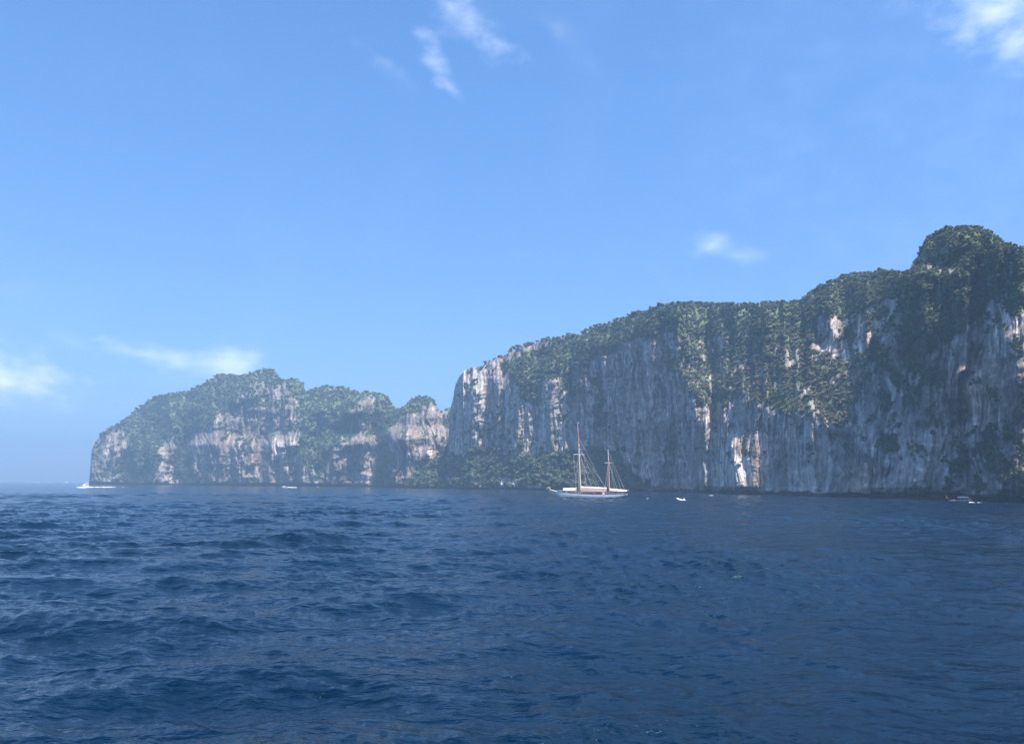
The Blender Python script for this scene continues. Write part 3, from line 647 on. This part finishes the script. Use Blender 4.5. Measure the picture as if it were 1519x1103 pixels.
for i in range(9): box(bm, -20+i*.62, -19.6+i*.62, -9.15, -8.9, 3.2, 3.7)
put('name_lettering', bm, M_boot, hull)
bm = box(NB(), -12, 4, -4.4, 4.4, 5.5, 8.4, .3); dh = put('deckhouse', bm, M_teak, yacht)
for k in range(4):
    bm = box(NB(), -10.4+k*3.6, -8.4+k*3.6, -4.42, 4.42, 6.5, 7.6); put('window', bm, M_glass, dh)
bm = box(NB(), 7, 17, -3.8, 3.8, 5.3, 8.9, .3); dh2 = put('deckhouse', bm, M_teak, yacht)
for k in range(2):
    bm = box(NB(), 8.3+k*4.2, 11.1+k*4.2, -3.82, 3.82, 6.6, 8.1); put('window', bm, M_glass, dh2)
put('deck_box', box(NB(), 18.6, 21.8, -5.6, -2.8, 5.3, 8.2, .2), M_white, yacht); put('deck_box', box(NB(), -37, -33.5, -4, 3, 7.4, 9.3, .2), M_white, yacht)
put('steering_console', box(NB(), 36, 39, -1.8, 1.8, 5.4, 9.2, .4), M_teak, yacht)
bm = NB()
for x, b, z, _ in [s for s in st[2:-1]]:
    for s in (-1, 1): tube(bm, (x, s*(b-.3), z), (x, s*(b-.3), z+3.2), .1)
for s in (-1, 1):
    for (a, b_) in zip(st[2:-2], st[3:-1]):
        for hh in (1.8, 3.1): tube(bm, (a[0], s*(a[1]-.3), a[2]+hh), (b_[0], s*(b_[1]-.3), b_[2]+hh), .05, n=4)
put('guard_rail', bm, M_white, yacht)
put('awning', dome_strip(-40.5, -20.5, 6.6, 10.9, 10.6, 14.4, 15.4, seed=1), M_canvas, yacht)
put('awning', dome_strip(-13.5, 24.5, 7.0, 9.6, 9.2, 15.4, 14.2, nx=16, seed=2), [M_canvas_b], yacht)['label'] = 'brownish pink middle awning'
put('boom', tube(NB(), (-14, 0, 15.5), (25, 0, 14.8), .55, .45), M_teak, yacht)
fs = dome_strip(-14, 24, 1.5, 15.0, 14.2, 17.0, 15.7, nx=18, seed=5); put('furled_sail', fs, M_canvas_w, yacht)
put('awning', dome_strip(29, 53.5, 5.2, 11.0, 10.3, 14.4, 12.2, seed=3), M_canvas_w, yacht)
bm = NB()
for x, y, z0, z1 in ((-40, -5, 7.8, 12.6), (-40, 5, 7.8, 12.6), (-21, -5.5, 6.3, 12), (-21, 5.5, 6.3, 12), (-13, -6, 6, 11.5), (-13, 6, 6, 11.5), (-1, -6.8, 5.6, 10.4), (10, -6.8, 5.4, 10.2), (24, -6, 5.4, 10.6), (24, 6, 5.4, 10.6), (30, -5, 5.4, 12), (40, -5.1, 5.6, 11.5), (46.5, -4, 6, 11), (46.5, 4, 6, 11)):
    tube(bm, (x, y, z0), (x, y, z1), .22)
put('awning_post', bm, M_teak, yacht)
# masts
mm = put('main_mast', tube(NB(), (-14.6, 0, 5.5), (-17.2, 0, 74), 1.25, .9, 10), principled('cream_mast', (0.72, .58, .40), .5), yacht)
bm = NB(); tube(bm, (-16.3, 0, 62), (-17.4, 0, 78), .55, .5, 8); put('doubling', bm, M_white, mm)
put('topmast', tube(NB(), (-17.2, 0, 73), (-18.2, 0, 98), 1.05, .65, 8), principled('red_brown_varnish', (0.50, .24, .13), .4), mm)
put('pole_tip', tube(NB(), (-18.2, 0, 97), (-18.6, 0, 111), .42, .16, 6), M_white, mm)
bm = NB(); tube(bm, (-18.6, 0, 110.5), (-17.2, 0, 110.5), .1); tube(bm, (-17.2, 0, 110), (-16.2, 0, 111.2), .5, .1); put('wind_vane', bm, M_white, mm)
bm = NB(); tube(bm, (-24, -5, 63.2), (-16.5, 0, 63.5), .32, .4); tube(bm, (-16.5, 0, 63.5), (-10, 5, 63.3), .4, .32); put('spreader', bm, M_white, mm)
bm = NB(); tube(bm, (-18.2, -1, 76.5), (-16, 1, 76.5), .5); tube(bm, (-17.3, 0, 78), (-17.3, 0, 80), 1.0, .7); put('mast_band', bm, M_white, mm)
mz = put('mizzen_mast', tube(NB(), (27.8, 0, 5.3), (27.2, 0, 55), 1.05, .75, 10), principled('pinkish_mast', (0.52, .34, .27), .5), yacht)
put('pole_tip', tube(NB(), (27.2, 0, 54), (26.4, 0, 69), .55, .3, 8), M_white, mz)
bm = NB(); tube(bm, (22, -3, 50.9), (27, 0, 51.2), .28); tube(bm, (27, 0, 51.2), (31.5, 3, 51), .28); put('spreader', bm, M_white, mz)
bm = NB(); tube(bm, (26.4, 0, 69), (26.3, 0, 70.4), .5, .5); put('mast_head', bm, M_white, mz)
bm = NB(); tube(bm, (25.5, 0, 17), (25.6, 0, 48), 1.0, .6, 8); put('furled_sail', bm, M_canvas_b, yacht)
put('boom', tube(NB(), (28, 0, 14.4), (54.5, 0, 12.0), .4, .3), M_teak, yacht)
bm = NB(); tube(bm, (54.5, 0, 11.6), (55.9, 0, 11.7), .55, .4); put('boom_end', bm, M_white, yacht)
bs = put('bowsprit', tube(NB(), (-50, 0, 9.0), (-66.5, 0, 12.6), .65, .35, 8), M_white, yacht)
bm = NB(); tube(bm, (-67, 0, 12.8), (-63, 0, 14.8), .5, 1.1); tube(bm, (-63, 0, 14.8), (-60, 0, 11.9), 1.1, .5); put('furled_jib', bm, M_yellow, bs)
lines = [(-66, 0, 12.5, -51.5, 0, 4), (-17, 0, 78, 8, 4, 15.5), (-15.5, 0, 63, 3, -4, 15.5), (-14, 0, 66, 13, 4, 15), (-17.5, 0, 88, 21.5, 0, 15), (-16.8, 0, 72, 22, 0, 15.5), (-17, 0, 76, -21, -8, 6.5), (-24, -5, 63, -19, -8.6, 6.2), (-17, 0, 76, -12, -8.9, 6),
         (-17, 0, 76, -15.5, -8.9, 6), (-17, 0, 76, -8, 8.5, 6), (-10, 5, 63, -9, 8.6, 6), (26.5, 0, 68, 49.5, 3, 12.5), (27.2, 0, 54, 42, -5, 6), (27.5, 0, 52, 36.5, 5, 6), (27, 0, 54, 22, -8, 5.8), (31.5, 3, 51, 33, 7, 6), (26.4, 0, 68.5, 44, 4, 13), (-17.2, 0, 74, -4, 6, 6)]
for l in lines: put('rigging_line', tube(NB(), l[:3], l[3:], .17, n=5), M_rope, yacht)
bm = NB()
for k in range(16):
    z = 9+k*3.2; t = (z-6)/70; xa = -21+t*4; xb = -12-t*5
    tube(bm, (xa, -8.5*(1-t), z), (xb, -8.9*(1-t), z), .06, n=4)
put('ratlines', bm, M_rope, yacht)
bm = NB(); tube(bm, (49, -3, 6), (54.5, -3, 8.6), .25); tube(bm, (49, 3, 6), (54.5, 3, 8.6), .25); put('davit', bm, M_metal, yacht)

# ---- people (continuous skinned bodies), seated or standing
def person(loc, rz, seated, shirt, label):
    v = [(0, 0, .92), (0, 0, 1.15), (0, 0, 1.38), (0, 0, 1.5), (0, .02, 1.62), (0, .02, 1.72)]
    rad = [.14, .13, .15, .06, .095, .07]; e = [(0, 1), (1, 2), (2, 3), (3, 4), (4, 5)]
    for s in (-1, 1):
        b = len(v)
        if seated: leg = [(s*.09, .05, .88), (s*.12, .45, .86), (s*.12, .47, .45), (s*.12, .58, .42)]
        else: leg = [(s*.09, 0, .86), (s*.11, .02, .48), (s*.12, 0, .08), (s*.12, .12, .04)]
        arm = [(s*.19, 0, 1.38), (s*.24, .05, 1.12), (s*.2, .24, 1.0), (s*.19, .30, 1.0)]
        v += leg+arm; rad += [.09, .065, .05, .035, .055, .045, .035, .03]
        e += [(0, b), (b, b+1), (b+1, b+2), (b+2, b+3), (2, b+4), (b+4, b+5), (b+5, b+6), (b+6, b+7)]
    me = bpy.data.meshes.new('person'); me.from_pydata(v, e, []); o = bpy.data.objects.new('person', me); col.objects.link(o)
    m = o.modifiers.new('skin', 'SKIN')
    for sv_, r_ in zip(me.skin_vertices[0].data, rad): sv_.radius = (r_, r_)
    me.skin_vertices[0].data[0].use_root = True
    s2 = o.modifiers.new('sub', 'SUBSURF'); s2.levels = s2.render_levels = 1
    me.materials.append(shirt); o.location = loc; o.rotation_euler = (0, 0, rz); tag(o, label, 'person'); return o
pd = yacht.matrix_basis if False else Matrix.Translation(wl) @ Matrix.Rotation(-azb+R(-12), 4, 'Z') @ Matrix.Diagonal((mpp, mpp, mpp, 1))
person(pd @ Vector((19.5, -7, 5.35)), 1.2, False, M_shirt, 'person in white standing on the side deck of the two-masted yacht')

# ---- wakes
def wake(name, pts, hw, hh, label, cat='wake', seed=0, kind='stuff'):
    """lumpy ridge of foam along water points; hw half widths, hh heights (metres)"""
    g = np.random.default_rng(seed); n = 60; P = np.array([[p.x, p.y] for p in pts]); t = np.linspace(0, len(P)-1, n)
    cx = np.interp(t, range(len(P)), P[:, 0]); cy = np.interp(t, range(len(P)), P[:, 1]); W = np.interp(t, range(len(P)), hw); H = np.interp(t, range(len(P)), hh)
    d = np.stack([np.gradient(cx), np.gradient(cy)], 1); d /= np.linalg.norm(d, axis=1, keepdims=True)+1e-9; nrm = np.stack([-d[:, 1], d[:, 0]], 1)
    m = 7; rows = []
    for i in range(n):
        hmul = max(0.02, H[i]*(0.75+.6*float(g.random()))) if g.random() > .12 else 0.03
        for j in range(m):
            s = j/(m-1)*2-1; rows.append((cx[i]+nrm[i, 0]*s*W[i]*(.8+.4*g.random()), cy[i]+nrm[i, 1]*s*W[i]*(.8+.4*g.random()), -.25+(.25+hmul)*(1-s*s)+.0))
    o = mesh_np(name, np.array(rows), grid_faces(n, m), M_foam, None, True); return tag(o, label, cat, None, kind)

# ---- flybridge motor boat (left), bow towards -X
def motor_boat(name, loc, rz, L_, label, canopy=M_white, fly=True, cat='motorboat', pitch=0):
    b = tag(empty(name, loc, rz, L_/12.0), label, cat)
    b.rotation_euler = (0, R(pitch), rz)
    st = [(-6.2, .1, 2.0, 1.7), (-5.4, .9, 1.95, .5), (-4, 1.5, 1.8, -.3), (-1.5, 1.9, 1.6, -.6), (2.5, 1.95, 1.4, -.6), (5.4, 1.8, 1.35, -.5)]
    h = put('hull', hull_bm(st, -.05), [M_white, M_boot], b); bm = NB(); loft(bm, [[(x, s*bb*1.01, z-.45), (x, s*(bb*1.01+.04), z-.32)] for s in (-1,) for x, bb, z, _ in st], cap=False, closed=False); put('hull_stripe', bm, M_blue, h)
    bm = NB(); loft(bm, [[(-3.6, -1.1, 1.7), (-3.6, 1.1, 1.7), (-3.5, 1.0, 1.9), (-3.5, -1.0, 1.9)], [(-2.0, -1.5, 1.6), (-2.0, 1.5, 1.6), (-1.7, 1.2, 3.0), (-1.7, -1.2, 3.0)], [(2.6, -1.5, 1.4), (2.6, 1.5, 1.4), (2.6, 1.2, 3.0), (2.6, -1.2, 3.0)]])
    c = put('cabin', bm, M_white, b)
    for s in (-1, 1): put('window', box(NB(), -1.5, 2.2, s*1.36-.06, s*1.36+.06, 2.1, 2.7), M_glass, c)
    if fly:
        put('flybridge', box(NB(), -1.4, 3.4, -1.35, 1.35, 3.0, 3.75, .12), M_white, b)
        bm = NB()
        for x in (-.6, 2.9):
            for s in (-1, 1): tube(bm, (x, s*1.1, 3.7), (x, s*1.1, 5.2), .05)
        put('canopy_post', bm, M_metal, b); put('canopy', box(NB(), -1.2, 3.5, -1.4, 1.4, 5.2, 5.38, .1), canopy, b)
    else:
        bm = NB()
        for s in (-1, 1): tube(bm, (4.4, s*1.2, 1.3), (4.4, s*1.2, 3.0), .05)
        put('canopy_post', bm, M_metal, b); put('canopy', box(NB(), 2.4, 5, -1.4, 1.4, 3.02, 3.16, .05), canopy, b)
    put('radar_mast', tube(NB(), (1.2, 0, 3.0 if not fly else 5.3), (1.5, 0, 4.0 if not fly else 6.6), .07, .04), M_white, b)
    for s in (-.6, .6):
        e = put('outboard_motor', box(NB(), 5.4, 6.1, s-.25, s+.25, .4, 1.8, .1), M_metal, b); put('propeller_leg', box(NB(), 5.6, 5.9, s-.1, s+.1, -.7, .4), M_metal, e)
    return b
azd = lambda p: -math.atan2(p.x, p.y)
p = at(126.5, 722.3); motor_boat('motor_boat', p, azd(p)+R(38), 11.5, 'white flybridge motor boat speeding left off the tip of the distant headland', pitch=4)
wake('wake', [at(187, 722.3), at(160, 722.5), at(133, 722.8), at(122, 723), at(113, 722.8)], [1.0, 2.0, 3, 2.5, 1.0], [.12, .45, .8, .9, .3], 'long bright wake trailing the flybridge motor boat at the left', seed=1)
p = at(174.5, 718.1); motor_boat('motor_boat', p, azd(p)+R(170), 11, 'small white motor boat running right, close under the outermost tip of the distant headland', fly=False)
wake('wake', [at(172, 718.2), at(164, 718.2)], [2, 1], [.7, .3], 'short white wake behind the small boat under the headland tip', seed=2)
p = at(421.5, 722.6); motor_boat('motor_boat', p, azd(p)+R(8), 7.5, 'small white and dark boat passing pale cliffs at the middle of the distant headland', fly=False, canopy=M_blue)
wake('wake', [at(426, 722.7), at(440, 722.7)], [1.5, .8], [.6, .2], 'thin wake behind the boat at the middle of the distant headland', seed=3)
p = at(471, 722.4); motor_boat('motor_boat', p, azd(p)+R(70), 3.2, 'tiny white boat seen end on, right of the boat with the thin wake', fly=False)
p = at(98.5, 716.0); motor_boat('motor_boat', p, azd(p)+R(15), 17, 'white boat with a high canopy on the horizon, nearest the headland of the horizon boats')
p = at(56, 715.2); motor_boat('motor_boat', p, azd(p)+R(4), 22, 'low white boat on the horizon, farthest left of all boats', fly=False)
p = at(73.5, 715.3); motor_boat('motor_boat', p, azd(p)+R(160), 17, 'small white boat on the horizon between two other horizon boats', fly=False)

# ---- inflatable tender right of the yacht
p = at(1010.5, 742.6); t_ = tag(empty('dinghy', p, azd(p)+R(-28), .82), 'small white dinghy with its bow lifted, running in open water right of the two-masted yacht', 'dinghy'); t_.rotation_euler = (0, R(13), azd(p)+R(-22))
bm = NB()
for s in (-1, 1):
    pts = [(-2.6, 0, .72), (-2.1, s*.45, .62), (-1.3, s*.78, .5), (0, s*.85, .45), (2.3, s*.85, .45)]; 
    for a, b_ in zip(pts, pts[1:]): tube(bm, a, b_, .30, .30, 8)
    tube(bm, (2.3, s*.85, .45), (2.8, s*.85, .45), .30, .08, 8)
put('inflated_tube', bm, M_white, t_, True)
put('hull', hull_bm([(-2.4, .1, .6, .4), (-1.5, .6, .5, .0), (0, .8, .45, -.25), (2.3, .8, .45, -.25)]), M_white, t_)
put('bench', box(NB(), .2, .7, -.8, .8, .5, .75), M_boot, t_)
e = put('outboard_motor', box(NB(), 2.35, 2.85, -.25, .25, .6, 1.35, .08), M_metal, t_); put('propeller_leg', box(NB(), 2.5, 2.7, -.08, .08, -.5, .6), M_metal, e)
pm_ = Matrix.Translation(p) @ Matrix.Rotation(azd(p)+R(-22), 4, 'Z')
person(pm_ @ Vector((1.3, 0, -.15)), R(90), True, M_shirt, 'person in white sitting at the stern of the small dinghy')
wake('wake', [at(1014, 743.2), at(1019, 743.6), at(1031, 743.7)], [.8, .7, .4], [.7, .35, .12], 'short white wake streak behind the small dinghy', seed=4)

# ---- longtail boat on the right
p = at(1424, 743.9); lt = tag(empty('longtail_boat', p, azd(p)+R(14), 1.0), 'slender wooden longtail boat with a high upswept bow, close under the dark cliff foot', 'longtail boat')
st = [(-5.4, .06, 2.4, 2.2), (-5.0, .12, 1.6, 1.2), (-4.5, .3, 1.05, .4), (-3.4, .6, .75, -.1), (-1.5, .85, .6, -.25), (1.5, .9, .6, -.25), (3.8, .75, .75, -.1), (4.8, .5, .95, .2)]
h = put('hull', hull_bm(st), M_teak, lt); put('bow_post', tube(NB(), (-5.35, 0, 2.2), (-5.9, 0, 3.4), .09, .05), M_teak, lt)
bm = NB(); loft(bm, [[(x, b*.9, z+.02), (x, -b*.9, z+.02), (x, -b*.9, z+.14), (x, b*.9, z+.14)] for x, b, z, _ in st[3:]]); put('gunwale', bm, M_white, lt)
bm = NB()
for x in (-.5, 1.2, 3.0):
    for s in (-1, 1): tube(bm, (x, s*.75, .6), (x, s*.75, 2.1), .04)
put('canopy_post', bm, M_teak, lt); put('canopy', dome_strip(-.8, 3.4, .95, 2.05, 2.05, 2.4, 2.4, sag=.03, seed=9), M_canvas_w, lt)
bm = NB(); tube(bm, (4.4, 0, 1.4), (8.2, 0, -.2), .05); box(bm, 4.0, 4.8, -.3, .3, 1.1, 1.7, .08); put('engine', bm, M_metal, lt)
bm = NB(); tube(bm, (-5.3, 0, 2.1), (-5.25, .0, 1.7), .22, .26); put('bow_garland', bm, M_yellow, lt)
lm = Matrix.Translation(p) @ Matrix.Rotation(azd(p)+R(14), 4, 'Z')
for x, y, r_, sh, lb in ((.3, -.3, -.3, M_shirt, 'person in white sitting under the front of the longtail canopy'), (2.1, .2, .5, M_shirt, 'person in white sitting under the rear of the longtail canopy'), (-2.2, .1, 0.2, M_dark, 'person in dark clothes sitting forward in the longtail boat')):
    person(lm @ Vector((x, y, -.25)), r_+R(90), True, sh, lb)
person(lm @ Vector((3.7, .1, .35)), R(90), False, M_shirt, 'person in white standing at the stern of the longtail boat')
wake('wake', [at(1439, 745.2), at(1447, 745.5), at(1458, 745.6), at(1470, 745.8)], [.8, .6, .5, .3], [.28, .16, .2, .05], 'bright wake just behind the longtail boat', seed=5)
wake('wake', [at(1484, 746.4), at(1492, 746.4), at(1503, 746.5)], [.4, .5, .3], [.1, .18, .05], 'detached streak of white foam farther behind the longtail boat', seed=6)
# ---- foam streaks and small breaking crests
for i, (xa, ya, xb, yb, h_) in enumerate(((930, 738.6, 988, 739.4, .10), (1050, 734.2, 1068, 734.4, .12))):
    wake('foam_streak', [at(xa, ya), at((xa+xb)/2, (ya+yb)/2), at(xb, yb)], [.3, .4, .2], [h_*.2, h_*.45, h_*.2], ('faint foam line trailing from the stern of the two-masted yacht', 'short foam streak at the cliff foot, just past the dinghy')[i], 'foam', seed=20+i)
#ENDBOATS#

# ------------------------------------------------------------------ haze
hm = bpy.data.materials.new('haze'); hm.use_nodes = True; nt, N, L = nodes(hm)
o = N.new('ShaderNodeOutputMaterial'); pv = N.new('ShaderNodeVolumePrincipled'); pv.inputs['Color'].default_value = (*HAZE_COLOR, 1); pv.inputs['Density'].default_value = HAZE_DENSITY
pv.inputs['Anisotropy'].default_value = 0.0
L.new(pv.outputs[0], o.inputs['Volume'])
B = 9000; z0, z1 = -8, 420
vv = [(x, y, z) for z in (z0, z1) for y in (-B, B) for x in (-B, B)]
ff = [(0, 2, 3, 1), (4, 5, 7, 6), (0, 1, 5, 4), (2, 6, 7, 3), (0, 4, 6, 2), (1, 3, 7, 5)]
me = bpy.data.meshes.new('haze'); me.from_pydata(vv, [], ff); me.materials.append(hm); hz = bpy.data.objects.new('haze', me); col.objects.link(hz)
tag(hz, 'thin pale blue sea haze in the air', 'haze', None, 'stuff')
